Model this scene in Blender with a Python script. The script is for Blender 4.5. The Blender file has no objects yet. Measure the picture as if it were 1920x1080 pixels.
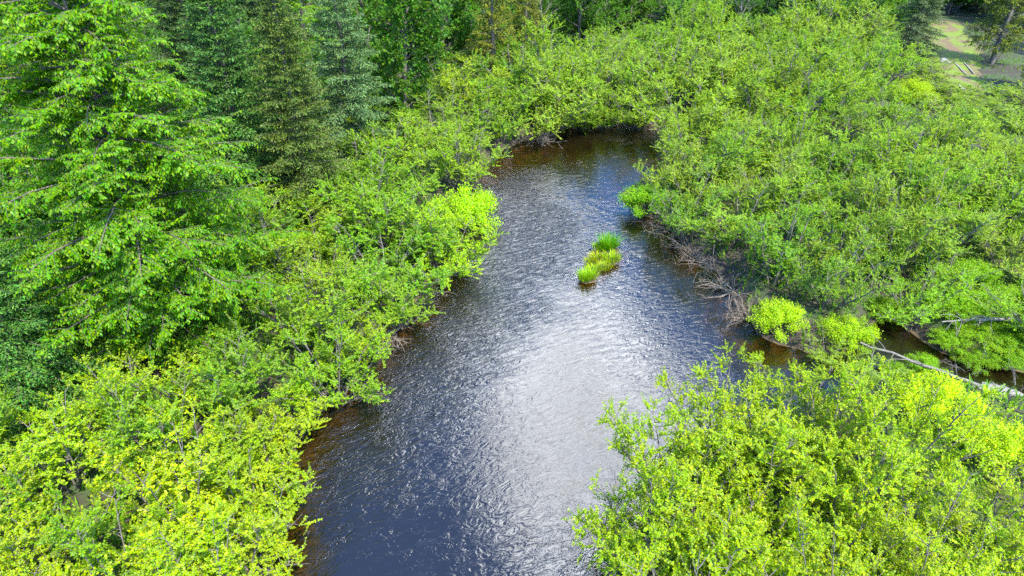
import bpy, math, random
import numpy as np
from mathutils import Vector, Matrix

# ------------------------------------------------------------------ camera, sky, sun, exposure
scene = bpy.context.scene
col = scene.collection
CAM_H, PITCH, FPX = 14.0, math.radians(33.0), 1283.0
cam_d = bpy.data.cameras.new("camera")
cam_d.sensor_width = 36.0
cam_d.lens = 36.0 * FPX / 1920.0
cam_d.clip_start = 0.1
cam_d.clip_end = 5000.0
cam = bpy.data.objects.new("camera", cam_d)
cam.location = (0, 0, CAM_H)
cam.rotation_euler = (math.radians(90) - PITCH, 0, 0)
col.objects.link(cam)
scene.camera = cam

FWD = np.array([0, math.cos(PITCH), -math.sin(PITCH)])
UPV = np.array([0, math.sin(PITCH), math.cos(PITCH)])


def ray(px, py):
    d = FWD * FPX + np.array([px - 960.0, 0, 0]) - UPV * (py - 540.0)
    return d / np.linalg.norm(d)


def at(px, py, z=0.0):
    """point of the place at height z that stands at this spot of the photograph"""
    d = ray(px, py)
    t = (z - CAM_H) / d[2]
    return np.array([0, 0, CAM_H]) + d * t


SUN_EL, SUN_AZ = math.radians(57), math.radians(142)      # azimuth clockwise from +Y
sun_dir = Vector((math.sin(SUN_AZ) * math.cos(SUN_EL), math.cos(SUN_AZ) * math.cos(SUN_EL), math.sin(SUN_EL)))
sl = bpy.data.lights.new("sun", 'SUN')
sl.energy = 4.1
sl.angle = math.radians(0.6)
sl.color = (1.0, 0.95, 0.86)
so = bpy.data.objects.new("sun", sl)
so.rotation_euler = sun_dir.to_track_quat('Z', 'Y').to_euler()
so.location = (20, -20, 60)
col.objects.link(so)

scene.view_settings.view_transform = 'Standard'
scene.view_settings.look = 'None'
scene.view_settings.gamma = 1
scene.view_settings.exposure = 1.75
scene.cycles.max_bounces = 7
scene.cycles.diffuse_bounces = 3
scene.cycles.transmission_bounces = 4
scene.cycles.transparent_max_bounces = 6
scene.cycles.glossy_bounces = 2
scene.cycles.caustics_reflective = False
scene.cycles.caustics_refractive = False
scene.cycles.use_denoising = False
scene.cycles.sample_clamp_direct = 4.0
scene.cycles.sample_clamp_indirect = 4.0


class NT:
    """small helper for node trees"""
    def __init__(self, tree):
        self.t = tree
        tree.nodes.clear()

    def n(self, kind, **kw):
        nd = self.t.nodes.new(kind)
        for k, v in kw.items():
            setattr(nd, k, v)
        return nd

    def put(self, sock, v):
        if isinstance(v, bpy.types.NodeSocket):
            self.t.links.new(v, sock)
        else:
            sock.default_value = v

    def math(self, op, a, b=0.0, c=0.0, clamp=False):
        nd = self.n('ShaderNodeMath', operation=op, use_clamp=clamp)
        self.put(nd.inputs[0], a); self.put(nd.inputs[1], b); self.put(nd.inputs[2], c)
        return nd.outputs[0]

    def vmath(self, op, a, b=(0, 0, 0)):
        nd = self.n('ShaderNodeVectorMath', operation=op)
        self.put(nd.inputs[0], a); self.put(nd.inputs[1], b)
        return nd.outputs['Value'] if op in ('DOT_PRODUCT', 'LENGTH') else nd.outputs['Vector']

    def smooth(self, v, lo, hi, a=0.0, b=1.0):
        nd = self.n('ShaderNodeMapRange', interpolation_type='SMOOTHSTEP')
        self.put(nd.inputs[0], v)
        for i, x in enumerate((lo, hi, a, b)):
            self.put(nd.inputs[i + 1], x)
        return nd.outputs[0]

    def noise(self, vec, scale, detail=3.0, rough=0.55, dist=0.0, out='Fac'):
        nd = self.n('ShaderNodeTexNoise')
        if vec is not None:
            self.put(nd.inputs['Vector'], vec)
        self.put(nd.inputs['Scale'], scale); self.put(nd.inputs['Detail'], detail)
        self.put(nd.inputs['Roughness'], rough); self.put(nd.inputs['Distortion'], dist)
        return nd.outputs[out]

    def mix(self, fac, a, b):
        nd = self.n('ShaderNodeMix', data_type='RGBA')
        self.put(nd.inputs[0], fac); self.put(nd.inputs[6], a); self.put(nd.inputs[7], b)
        return nd.outputs[2]

    def link(self, a, b):
        self.t.links.new(a, b)


# world: clear sky with broken bright cumulus overhead (seen only as reflections in the river)
world = bpy.data.worlds.new("World")
scene.world = world
world.use_nodes = True
w = NT(world.node_tree)
sky = w.n('ShaderNodeTexSky', sky_type='NISHITA')
sky.sun_disc = False
sky.sun_elevation = SUN_EL
sky.sun_rotation = SUN_AZ
SKY_K = 0.11
sky_rgb = w.vmath('MULTIPLY', sky.outputs[0], (SKY_K * 0.8, SKY_K * 1.5, SKY_K * 2.25))
tc = w.n('ShaderNodeTexCoord')
gdir = tc.outputs['Generated']
wob = w.noise(gdir, 5.0, 4, 0.6, 0.0, 'Color')
wdir = w.vmath('ADD', gdir, w.vmath('MULTIPLY', w.vmath('SUBTRACT', wob, (0.5, 0.5, 0.5)), (0.12, 0.12, 0.12)))


def up(px, py):
    d = ray(px, py).copy()
    d[2] = -d[2]
    return tuple(d)


# cloud banks and the blue gaps between them, as directions in the sky: (direction, width in degrees, amount)
CLOUDS = [(up(1110, 690), 8, 1.25), (up(1040, 830), 7, 0.9), (up(960, 980), 7, 0.65), (up(1200, 760), 6, 0.8), (up(1030, 590), 5, 0.45),
          (up(1075, 450), 4.5, 0.6), (up(980, 490), 6, 0.55), (up(1170, 420), 4, 0.3), (up(1100, 930), 7, 0.6), (up(1850, 700), 6, 0.5),
          (up(640, 1000), 10, -0.9), (up(1350, 560), 7, -1.5), (up(1290, 510), 4, -0.7), (up(720, 760), 9, -0.6), (up(720, 900), 8, -0.6),
          (up(1150, 290), 9, -0.9), (up(950, 290), 9, -0.8), (up(780, 500), 7, -0.1), (up(900, 420), 6, 0.35), (up(880, 620), 5, 0.2)]
field = w.math('MULTIPLY', w.math('SUBTRACT', w.noise(gdir, 2.6, 6, 0.62), 0.56), 1.5)
for d, deg, amt in CLOUDS:
    dot = w.vmath('DOT_PRODUCT', w.vmath('NORMALIZE', wdir), d)
    # gaussian of the angle: exp(-(2-2dot)/(2 s^2))
    s = math.radians(deg)
    e = w.math('EXPONENT', w.math('MULTIPLY', w.math('SUBTRACT', dot, 1.0), 1.0 / (s * s)))
    field = w.math('ADD', field, w.math('MULTIPLY', e, amt))
field = w.math('ADD', field, w.math('MULTIPLY', w.math('SUBTRACT', w.noise(wdir, 9.0, 5, 0.65), 0.5), 0.9))
sep = w.n('ShaderNodeSeparateXYZ'); w.link(gdir, sep.inputs[0])
field = w.math('ADD', field, w.smooth(sep.outputs[0], -0.08, -0.5, 0.0, -0.45))
field = w.math('ADD', field, w.smooth(sep.outputs[1], 0.25, -0.35, 0.0, 0.4))       # extra unseen cloud added to the southern sky as soft fill light
mask = w.smooth(field, 0.02, 1.15)
shade = w.smooth(w.noise(wdir, 8.0, 6, 0.68), 0.36, 0.64, 1.3, 3.9)
cloud = w.n('ShaderNodeCombineColor')
w.put(cloud.inputs[0], w.math('MULTIPLY', shade, 0.94)); w.put(cloud.inputs[1], w.math('MULTIPLY', shade, 1.0)); w.put(cloud.inputs[2], w.math('MULTIPLY', shade, 1.09))
bg = w.n('ShaderNodeBackground')
w.put(bg.inputs[0], w.mix(mask, sky_rgb, cloud.outputs[0]))
bg.inputs[1].default_value = 1.0
wo = w.n('ShaderNodeOutputWorld')
w.link(bg.outputs[0], wo.inputs[0])

# ------------------------------------------------------------------ materials


def material(name):
    m = bpy.data.materials.new(name)
    m.use_nodes = True
    t = NT(m.node_tree)
    out = t.n('ShaderNodeOutputMaterial')
    return m, t, out


def leaf_material(name, spread=0.35, trans=0.48, rough=0.5, tip=(1.25, 1.12, 0.7)):
    """living leaves: the plant's own colour (object colour) with each leaf a little different"""
    m, t, out = material(name)
    oi = t.n('ShaderNodeObjectInfo')
    geo = t.n('ShaderNodeNewGeometry')
    tcn = t.n('ShaderNodeTexCoord')
    rnd = geo.outputs['Random Per Island']
    c = oi.outputs['Color']
    clump = t.noise(tcn.outputs['Object'], 1.3, 3)
    young = t.smooth(t.math('ADD', t.math('MULTIPLY', rnd, 0.6), t.math('MULTIPLY', clump, 0.8)), 0.55, 1.05)
    c = t.mix(young, c, t.vmath('MULTIPLY', c, tip))
    hsv = t.n('ShaderNodeHueSaturation')
    r2 = t.math('FRACT', t.math('MULTIPLY', rnd, 37.7))
    t.put(hsv.inputs['Hue'], t.math('MULTIPLY_ADD', t.math('FRACT', t.math('MULTIPLY', rnd, 91.3)), 0.06, 0.47))
    t.put(hsv.inputs['Saturation'], t.math('MULTIPLY_ADD', r2, 0.2, 0.9))
    t.put(hsv.inputs['Value'], t.math('MULTIPLY_ADD', t.math('FRACT', t.math('MULTIPLY', rnd, 13.1)), 2 * spread, 1 - spread))
    t.put(hsv.inputs['Color'], c)
    p = t.n('ShaderNodeBsdfPrincipled')
    t.put(p.inputs['Base Color'], hsv.outputs[0])
    p.inputs['Roughness'].default_value = rough
    p.inputs['Specular IOR Level'].default_value = 0.1
    tr = t.n('ShaderNodeBsdfTranslucent')
    t.put(tr.inputs[0], t.vmath('MULTIPLY', hsv.outputs[0], (1.3, 1.3, 0.4)))
    mx = t.n('ShaderNodeMixShader')
    mx.inputs[0].default_value = trans
    t.link(p.outputs[0], mx.inputs[1]); t.link(tr.outputs[0], mx.inputs[2])
    t.link(mx.outputs[0], out.inputs[0])
    return m


def wood_material(name, a, b, scale=14.0):
    m, t, out = material(name)
    tcn = t.n('ShaderNodeTexCoord')
    v = t.vmath('MULTIPLY', tcn.outputs['Object'], (1, 1, 0.35))
    n1 = t.noise(v, scale, 6, 0.65)
    p = t.n('ShaderNodeBsdfPrincipled')
    t.put(p.inputs['Base Color'], t.mix(t.smooth(n1, 0.3, 0.7), (*a, 1), (*b, 1)))
    p.inputs['Roughness'].default_value = 0.85
    bp = t.n('ShaderNodeBump')
    bp.inputs['Strength'].default_value = 0.6
    bp.inputs['Distance'].default_value = 0.02
    t.put(bp.inputs['Height'], n1)
    t.link(bp.outputs[0], p.inputs['Normal'])
    t.link(p.outputs[0], out.inputs[0])
    return m


M_LEAF = leaf_material("alder_leaf")
M_BEECH = leaf_material("beech_leaf", 0.3, 0.45, 0.42, (1.7, 1.2, 0.7))
M_NEEDLE = leaf_material("needles", 0.4, 0.15, 0.55, (1.45, 1.25, 0.8))
M_GRASS = leaf_material("grass_blade", 0.3, 0.4, 0.5, (1.5, 1.1, 0.7))
M_BARK = wood_material("grey_bark", (0.06, 0.052, 0.042), (0.14, 0.12, 0.10))
M_DARKBARK = wood_material("dark_bark", (0.05, 0.04, 0.03), (0.13, 0.10, 0.075))
M_TWIG = wood_material("dead_twig", (0.10, 0.078, 0.058), (0.25, 0.20, 0.155))
M_BLEACH = wood_material("bleached_wood", (0.075, 0.064, 0.052), (0.18, 0.16, 0.135))
M_STONE = wood_material("pale_stone", (0.10, 0.095, 0.085), (0.18, 0.17, 0.155), 5.0)
M_PLANK = wood_material("weathered_board", (0.12, 0.11, 0.10), (0.2, 0.19, 0.175), 8.0)

# ------------------------------------------------------------------ mesh helpers


def norm(a):
    return a / np.maximum(np.linalg.norm(a, axis=-1, keepdims=True), 1e-9)


def quads_to_mesh(name, verts, quads, mat, smooth=False, tris=None):
    me = bpy.data.meshes.new(name)
    verts = np.asarray(verts, dtype=np.float32)
    quads = np.asarray(quads, dtype=np.int32).reshape(-1, 4)
    me.vertices.add(len(verts))
    me.vertices.foreach_set("co", verts.ravel())
    nq = len(quads)
    me.loops.add(nq * 4)
    me.loops.foreach_set("vertex_index", quads.ravel())
    me.polygons.add(nq)
    me.polygons.foreach_set("loop_start", np.arange(nq, dtype=np.int32) * 4)
    if smooth:
        me.polygons.foreach_set("use_smooth", np.ones(nq, dtype=bool))
    me.update(calc_edges=True)
    me.materials.append(mat)
    return me


class Leaves:
    def __init__(self):
        self.p, self.d, self.n, self.l, self.w = [], [], [], [], []

    def add(self, p, d, n, l, w):
        self.p.append(p); self.d.append(d); self.n.append(n); self.l.append(l); self.w.append(w)

    def mesh(self, name, mat, fold=0.12, wide=0.48):
        P = np.concatenate(self.p); D = norm(np.concatenate(self.d)); N = np.concatenate(self.n)
        L = np.concatenate(self.l)[:, None]; W = np.concatenate(self.w)[:, None]
        N = norm(N - D * np.sum(N * D, 1, keepdims=True))
        S = np.cross(D, N)
        a = P
        b = P + D * L * wide + S * W * 0.5 + N * L * fold
        c = P + D * L - N * L * 0.08
        d = P + D * L * wide - S * W * 0.5 + N * L * fold
        V = np.stack([a, b, c, d], 1).reshape(-1, 3)
        Q = np.arange(len(P) * 4).reshape(-1, 4)
        return quads_to_mesh(name, V, Q, mat)

    def count(self):
        return sum(len(x) for x in self.p)


class Tubes:
    def __init__(self):
        self.v, self.q, self.k = [], [], 0

    def add(self, pts, radii, sides=5):
        pts = np.asarray(pts, float); n = len(pts)
        radii = np.broadcast_to(np.asarray(radii, float), (n,))
        t = norm(np.gradient(pts, axis=0))
        ref = np.array([0, 0, 1.0]) if abs(t[:, 2]).mean() < 0.8 else np.array([1.0, 0, 0])
        u = norm(np.cross(t, ref)); v = np.cross(t, u)
        a = np.linspace(0, 2 * math.pi, sides, endpoint=False)
        ring = pts[:, None, :] + radii[:, None, None] * (np.cos(a)[None, :, None] * u[:, None, :] + np.sin(a)[None, :, None] * v[:, None, :])
        self.v.append(ring.reshape(-1, 3))
        i = np.arange(n - 1)[:, None] * sides; j = np.arange(sides)[None, :]; j2 = (j + 1) % sides
        q = np.stack([i + j, i + j2, i + sides + j2, i + sides + j], -1).reshape(-1, 4) + self.k
        self.q.append(q)
        self.k += n * sides

    def mesh(self, name, mat):
        return quads_to_mesh(name, np.concatenate(self.v), np.concatenate(self.q), mat, True)


def curve(p0, d0, length, n, rng, bend=(0, 0, 0), wob=0.1):
    """a growing line of n points that turns towards bend"""
    d = np.array(d0, float); d /= np.linalg.norm(d)
    p = np.array(p0, float); pts = [p.copy()]
    for _ in range(n - 1):
        d = d + np.array(bend) / (n - 1) + rng.normal(0, wob, 3) / math.sqrt(n)
        d /= np.linalg.norm(d)
        p = p + d * length / (n - 1)
        pts.append(p.copy())
    return np.array(pts)


def along(pts, t):
    """points and directions at fractions t of a polyline"""
    t = np.asarray(t) * (len(pts) - 1)
    i = np.clip(t.astype(int), 0, len(pts) - 2)
    f = (t - i)[:, None]
    return pts[i] * (1 - f) + pts[i + 1] * f, norm(pts[i + 1] - pts[i])


# ------------------------------------------------------------------ object helpers


def link(o):
    col.objects.link(o)
    return o


def mesh_obj(name, me, parent=None):
    o = link(bpy.data.objects.new(name, me))
    o.parent = parent
    return o


def tag(o, label, cat, group=None):
    o['label'] = label
    o['category'] = cat
    if group:
        o['group'] = group
    return o


def structure(o):
    o['kind'] = 'structure'
    return o


def plant(name, parts, loc, rz=0.0, scale=(1, 1, 1), colour=(0.1, 0.2, 0.02), tilt=(0, 0)):
    """a plant: an Empty at its base, with its meshes as children"""
    r = link(bpy.data.objects.new(name, None))
    r.empty_display_size = 0.3
    r.location = loc
    r.rotation_euler = (tilt[0], tilt[1], rz)
    r.scale = scale
    for pn, me, tinted in parts:
        o = mesh_obj(pn, me, r)
        if tinted:
            o.color = (*colour, 1)
    return r


# ------------------------------------------------------------------ the river's outline, the ground


def g(*pts):
    return [tuple(at(x, y, 0.0)[:2]) for x, y in pts]


left_bank = [(-5.2, -14.0), (-4.6, -4.0), (-4.2, 3.0)] + g((505, 1080), (515, 1000), (530, 900), (560, 810), (610, 765), (655, 730), (690, 665), (735, 610), (775, 575), (805, 530), (830, 460),
                                                          (865, 385), (888, 335), (930, 290), (985, 262), (1035, 240), (1090, 232), (1150, 231), (1205, 236), (1260, 224), (1330, 212), (1420, 203))
right_bank = g((1440, 218), (1350, 236), (1300, 262), (1272, 300), (1230, 326), (1185, 345), (1163, 368), (1180, 392), (1240, 412), (1275, 445), (1295, 480), (1345, 505), (1380, 555), (1410, 612), (1440, 640), (1500, 655),
               (1545, 672), (1600, 655), (1640, 600), (1665, 590), (1715, 622), (1765, 662), (1850, 690), (1960, 700), (2200, 712), (2200, 770), (1960, 752), (1860, 734), (1780, 722), (1700, 700), (1620, 720), (1560, 742), (1500, 775),
               (1400, 845), (1290, 905), (1200, 980), (1130, 1080)) + [(3.4, 3.5), (4.5, -4.0), (5.0, -14.0)]
RIVER = np.array(left_bank + right_bank)


def smoothen(poly, it=2):
    for _ in range(it):
        nx = np.roll(poly, -1, axis=0)
        poly = np.stack([poly * 0.75 + nx * 0.25, poly * 0.25 + nx * 0.75], 1).reshape(-1, 2)
    return poly


RIVER_S = smoothen(RIVER, 2)
ISLE = [(at(1139, 470), 0.62), (at(1124, 492), 0.6), (at(1100, 522), 0.5), (at(1148, 488), 0.45), (at(1112, 505), 0.45)]


def sdist(x, y, poly):
    """signed distance to the polygon: positive on land"""
    x = np.asarray(x, float).ravel(); y = np.asarray(y, float).ravel()
    out = np.full(len(x), 1e9); ins = np.zeros(len(x), bool)
    n = len(poly)
    for k in range(n):
        x1, y1 = poly[k]; x2, y2 = poly[(k + 1) % n]
        dx, dy = x2 - x1, y2 - y1
        t = np.clip(((x - x1) * dx + (y - y1) * dy) / (dx * dx + dy * dy + 1e-12), 0, 1)
        out = np.minimum(out, np.hypot(x - x1 - t * dx, y - y1 - t * dy))
        if abs(dy) > 1e-12:
            c = (y1 > y) != (y2 > y)
            ins ^= c & (x < (x2 - x1) * (y - y1) / dy + x1)
    return np.where(ins, -out, out)


def sm(t):
    t = np.clip(t, 0, 1)
    return t * t * (3 - 2 * t)


def wave_noise(x, y):
    return (np.sin(x * 0.9 + 1.7 * np.sin(y * 0.45)) + np.sin(y * 1.1 + 1.3 * np.sin(x * 0.6 + 2)) + 0.5 * np.sin(x * 2.3 + y * 1.9)) / 2.5


PATH_C = at(1795, 110, 0.5)


def ground_z(x, y):
    x = np.asarray(x, float).ravel(); y = np.asarray(y, float).ravel()
    sd = sdist(x, y, RIVER_S) + 0.12 * wave_noise(x * 2.2, y * 2.2)
    near_path = np.exp(-(((x - PATH_C[0]) / 5) ** 2 + ((y - PATH_C[1]) / 7) ** 2))
    land = 0.42 * sm(sd / 0.8 + 0.02) + (0.14 * wave_noise(x, y) * (1 - near_path) + 0.02) * sm(sd / 2.0)
    shoal = 1 - 0.72 * np.exp(-(((y - 34.5) / 3.2) ** 2)) - 0.6 * np.exp(-(((x - 8.2) / 2.6) ** 2 + ((y - 18.5) / 4.5) ** 2))
    bed = -0.06 - 0.85 * shoal * sm(-sd / 3.2) - 0.05 * wave_noise(x * 2, y * 2)
    z = np.where(sd > 0, np.maximum(land, 0.015), np.minimum(bed, -0.03) * sm(-sd / 0.3) - 0.003)
    for p, r in ISLE:
        z = np.maximum(z, 0.12 - 0.55 * np.hypot(x - p[0], y - p[1]) ** 2 / (r * r) * 0.3)
    return z


def gz(x, y):
    return float(ground_z([x], [y])[0])


def grid_mesh(name, xs, ys, zf, mat):
    X, Y = np.meshgrid(xs, ys)
    Z = zf(X, Y).reshape(X.shape)
    V = np.stack([X, Y, Z], -1).reshape(-1, 3)
    nx, ny = len(xs), len(ys)
    i = (np.arange(ny - 1)[:, None] * nx + np.arange(nx - 1)[None, :]).ravel()
    Q = np.stack([i, i + 1, i + nx + 1, i + nx], 1)
    return quads_to_mesh(name, V, Q, mat, True), V


gm, t, out = material("forest_floor")
geo = t.n('ShaderNodeNewGeometry')
pos = geo.outputs['Position']
sepz = t.n('ShaderNodeSeparateXYZ'); t.link(pos, sepz.inputs[0])
n_big = t.noise(pos, 0.5, 4); n_fine = t.noise(pos, 7.0, 6, 0.7)
litter = t.mix(n_fine, (0.015, 0.011, 0.007, 1), (0.05, 0.036, 0.022, 1))
moss = t.mix(n_fine, (0.015, 0.03, 0.006, 1), (0.05, 0.085, 0.012, 1))
soil = t.mix(t.smooth(n_big, 0.42, 0.6), litter, moss)
bedc = t.mix(t.smooth(t.noise(pos, 2.2, 5, 0.65), 0.35, 0.65), (0.05, 0.034, 0.014, 1), (0.15, 0.10, 0.038, 1))
soil = t.mix(t.smooth(sepz.outputs[2], -0.02, 0.05), bedc, t.mix(t.smooth(sepz.outputs[2], 0.1, 0.45), (0.022, 0.015, 0.010, 1), soil))
p = t.n('ShaderNodeBsdfPrincipled'); t.put(p.inputs['Base Color'], soil); p.inputs['Roughness'].default_value = 0.9
bp = t.n('ShaderNodeBump'); bp.inputs['Distance'].default_value = 0.05; t.put(bp.inputs['Height'], n_fine); t.link(bp.outputs[0], p.inputs['Normal'])
t.link(p.outputs[0], out.inputs[0])

xs = np.concatenate([[-1500, -700, -320, -160, -90, -60], np.arange(-42, 48.01, 0.4), [60, 90, 160, 320, 700, 1500]])
ys = np.concatenate([[-1500, -700, -320, -160, -80, -40, -22], np.arange(-14, 66.01, 0.4), [75, 90, 120, 180, 320, 700, 1500]])
g_me, _ = grid_mesh("ground", xs, ys, ground_z, gm)
structure(mesh_obj("ground", g_me))

# water -----------------------------------------------------------------
wm, t, out = material("river_water")
geo = t.n('ShaderNodeNewGeometry')
pos = geo.outputs['Position']
a_dep = t.n('ShaderNodeAttribute', attribute_name='depth').outputs['Fac']
a_rif = t.n('ShaderNodeAttribute', attribute_name='riffle').outputs['Fac']
flow = t.n('ShaderNodeAttribute', attribute_name='flow').outputs['Vector']
streak = t.noise(flow, 3.6, 3, 0.55, 1.1)
fine = t.noise(flow, 9.5, 2, 0.5, 0.5)
swell = t.noise(pos, 0.9, 2, 0.5, 0.8)
ridge = t.math('SUBTRACT', 1.0, t.math('ABSOLUTE', t.math('MULTIPLY_ADD', streak, 2.0, -1.0)))
h = t.math('ADD', t.math('MULTIPLY', ridge, 0.6), t.math('ADD', t.math('MULTIPLY', fine, 0.22), t.math('MULTIPLY', swell, 0.45)))
slick = t.noise(pos, 0.42, 5, 0.62, 1.2)
patch = t.smooth(t.math('ADD', a_rif, t.math('MULTIPLY', t.math('SUBTRACT', slick, 0.5), 1.5)), 0.2, 1.05, 0.2, 1.0)
bp = t.n('ShaderNodeBump')
bp.inputs['Distance'].default_value = 0.07
t.put(bp.inputs['Strength'], patch)
t.put(bp.inputs['Height'], h)
fr = t.n('ShaderNodeFresnel'); fr.inputs['IOR'].default_value = 1.8
t.link(bp.outputs[0], fr.inputs['Normal'])
gl = t.n('ShaderNodeBsdfGlossy'); gl.inputs['Roughness'].default_value = 0.05
t.link(bp.outputs[0], gl.inputs['Normal'])
tr = t.n('ShaderNodeBsdfTransparent'); tr.inputs[0].default_value = (0.62, 0.50, 0.29, 1)
body = t.n('ShaderNodeBsdfDiffuse'); body.inputs[0].default_value = (0.007, 0.0045, 0.0016, 1)
under = t.n('ShaderNodeMixShader')
t.put(under.inputs[0], t.smooth(a_dep, 0.05, 0.65, 0.05, 0.97))
t.link(tr.outputs[0], under.inputs[1]); t.link(body.outputs[0], under.inputs[2])
top = t.n('ShaderNodeMixShader')
t.link(fr.outputs[0], top.inputs[0]); t.link(under.outputs[0], top.inputs[1]); t.link(gl.outputs[0], top.inputs[2])
t.link(top.outputs[0], out.inputs[0])

wxs = np.arange(-12, 26.01, 0.3); wys = np.arange(-13, 44.01, 0.3)
w_me, WV = grid_mesh("river", wxs, wys, lambda X, Y: np.zeros(X.size), wm)
dep = -ground_z(WV[:, 0], WV[:, 1])
dep = dep + 0.4 * ((WV[:, 0] > 9.5) & (WV[:, 1] < 20))       # the peaty creek is dark even where shallow
at_d = w_me.attributes.new("depth", 'FLOAT', 'POINT'); at_d.data.foreach_set("value", dep.astype(np.float32))
# riffled water runs down the left half and the middle reach, the right pool is calm
lb = np.array(left_bank)
dl = np.full(len(WV), 1e9)
for k in range(len(lb) - 1):
    x1, y1 = lb[k]; x2, y2 = lb[k + 1]
    dx, dy = x2 - x1, y2 - y1
    tt = np.clip(((WV[:, 0] - x1) * dx + (WV[:, 1] - y1) * dy) / (dx * dx + dy * dy), 0, 1)
    dl = np.minimum(dl, np.hypot(WV[:, 0] - x1 - tt * dx, WV[:, 1] - y1 - tt * dy))
rif = np.exp(-((dl - 1.6) / 2.6) ** 2) + 0.75 * np.exp(-((WV[:, 1] - 25) / 5.0) ** 2) * np.exp(-((WV[:, 0] - 0.5) / 5.0) ** 2)
rif = np.clip(rif, 0, 1) * (1 - 0.8 * np.exp(-((WV[:, 1] - 34.5) / 2.2) ** 2)) * (1 - 0.65 * np.exp(-((WV[:, 1] - 8.5) / 3.2) ** 2))
at_r = w_me.attributes.new("riffle", 'FLOAT', 'POINT'); at_r.data.foreach_set("value", rif.astype(np.float32))
# coordinates that follow the current: along the left bank (stretched) and across
ca, sa = math.cos(0.5), math.sin(0.5)
fx = np.stack([(WV[:, 0] * ca + WV[:, 1] * sa) * 0.55, (-WV[:, 0] * sa + WV[:, 1] * ca) * 1.5, np.zeros(len(WV))], 1)
at_f = w_me.attributes.new("flow", 'FLOAT_VECTOR', 'POINT'); at_f.data.foreach_set("vector", fx.astype(np.float32).ravel())
structure(mesh_obj("river", w_me))

# ------------------------------------------------------------------ plant builders (one mesh set of each kind, shared by copies)
UP = np.array([0, 0, 1.0])


def shrub(seed, H=3.0, R=1.6, stems=9, leaf=0.085, dens=1.0, ratio=0.78, spread=1.0, name="alder"):
    rng = np.random.default_rng(seed)
    lv, tb = Leaves(), Tubes()
    for s in range(stems):
        az = 2 * math.pi * (s + rng.uniform(-0.4, 0.4)) / stems
        lean = rng.uniform(0.12, 0.95) * spread if s else 0.05
        hh = H * rng.uniform(0.82, 1.08) / (1 + 0.28 * lean)
        d0 = np.array([math.cos(az) * lean, math.sin(az) * lean, 1.0])
        base = np.array([math.cos(az), math.sin(az), 0]) * rng.uniform(0.03, 0.22) - UP * 0.12
        st = curve(base, d0, hh, 8, rng, (0.35 * math.cos(az) * lean, 0.35 * math.sin(az) * lean, 0.12), 0.18)
        tb.add(st, np.linspace(0.032, 0.006, 8) * (0.7 + 0.3 * H / 3), 5)
        nb = int(rng.integers(14, 19))
        for tt in np.sort(rng.uniform(0.18, 1.0, nb)):
            (p,), (dd,) = along(st, [tt])
            baz = rng.uniform(0, 2 * math.pi)
            out_ = np.array([math.cos(baz), math.sin(baz), rng.uniform(0.0, 0.75)]) + 0.45 * np.array([d0[0], d0[1], 0])
            L = (1.02 - 0.55 * tt) * R * rng.uniform(0.34, 0.62)
            br = curve(p, out_ + 0.3 * dd, L, 5, rng, (0, 0, 0.25), 0.2)
            tb.add(br, np.linspace(0.011, 0.004, 5), 4)
            twigs = [(br, 0.45)]
            for t2 in rng.uniform(0.3, 1.0, int(rng.integers(4, 7))):
                (p2,), (d2,) = along(br, [t2])
                o2 = d2 * 0.6 + norm(rng.normal(0, 1, 3)) * 0.9 + UP * 0.35
                tw = curve(p2, o2, rng.uniform(0.16, 0.42), 4, rng, (0, 0, 0.3), 0.15)
                twigs.append((tw, 0.05))
                if rng.random() < 0.35:
                    tb.add(tw, np.linspace(0.005, 0.003, 4), 3)
            for tw, t0 in twigs:
                ln = np.linalg.norm(np.diff(tw, axis=0), axis=1).sum() * (1 - t0)
                k = max(3, int(dens * ln / 0.036))
                ts = np.linspace(t0, 1.0, k) + rng.uniform(-0.02, 0.02, k)
                ps, ds = along(tw, np.clip(ts, 0, 0.999))
                side = norm(np.cross(ds, UP + rng.normal(0, 0.3, 3))) * np.where(np.arange(k) % 2, 1, -1)[:, None]
                D = side * 0.8 + ds * 0.55 + rng.normal(0, 0.3, (k, 3)) - UP * 0.12
                outw = norm(np.stack([ps[:, 0], ps[:, 1], np.full(k, 0.2)], 1))
                N = UP * 0.85 + outw * 0.35 + rng.normal(0, 0.38, (k, 3))
                l = leaf * rng.uniform(0.65, 1.25, k)
                lv.add(ps, D, N, l, l * ratio)
    return [("foliage", lv.mesh(name + "_foliage", M_LEAF), True), ("stem", tb.mesh(name + "_stem", M_BARK), False)]


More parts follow.
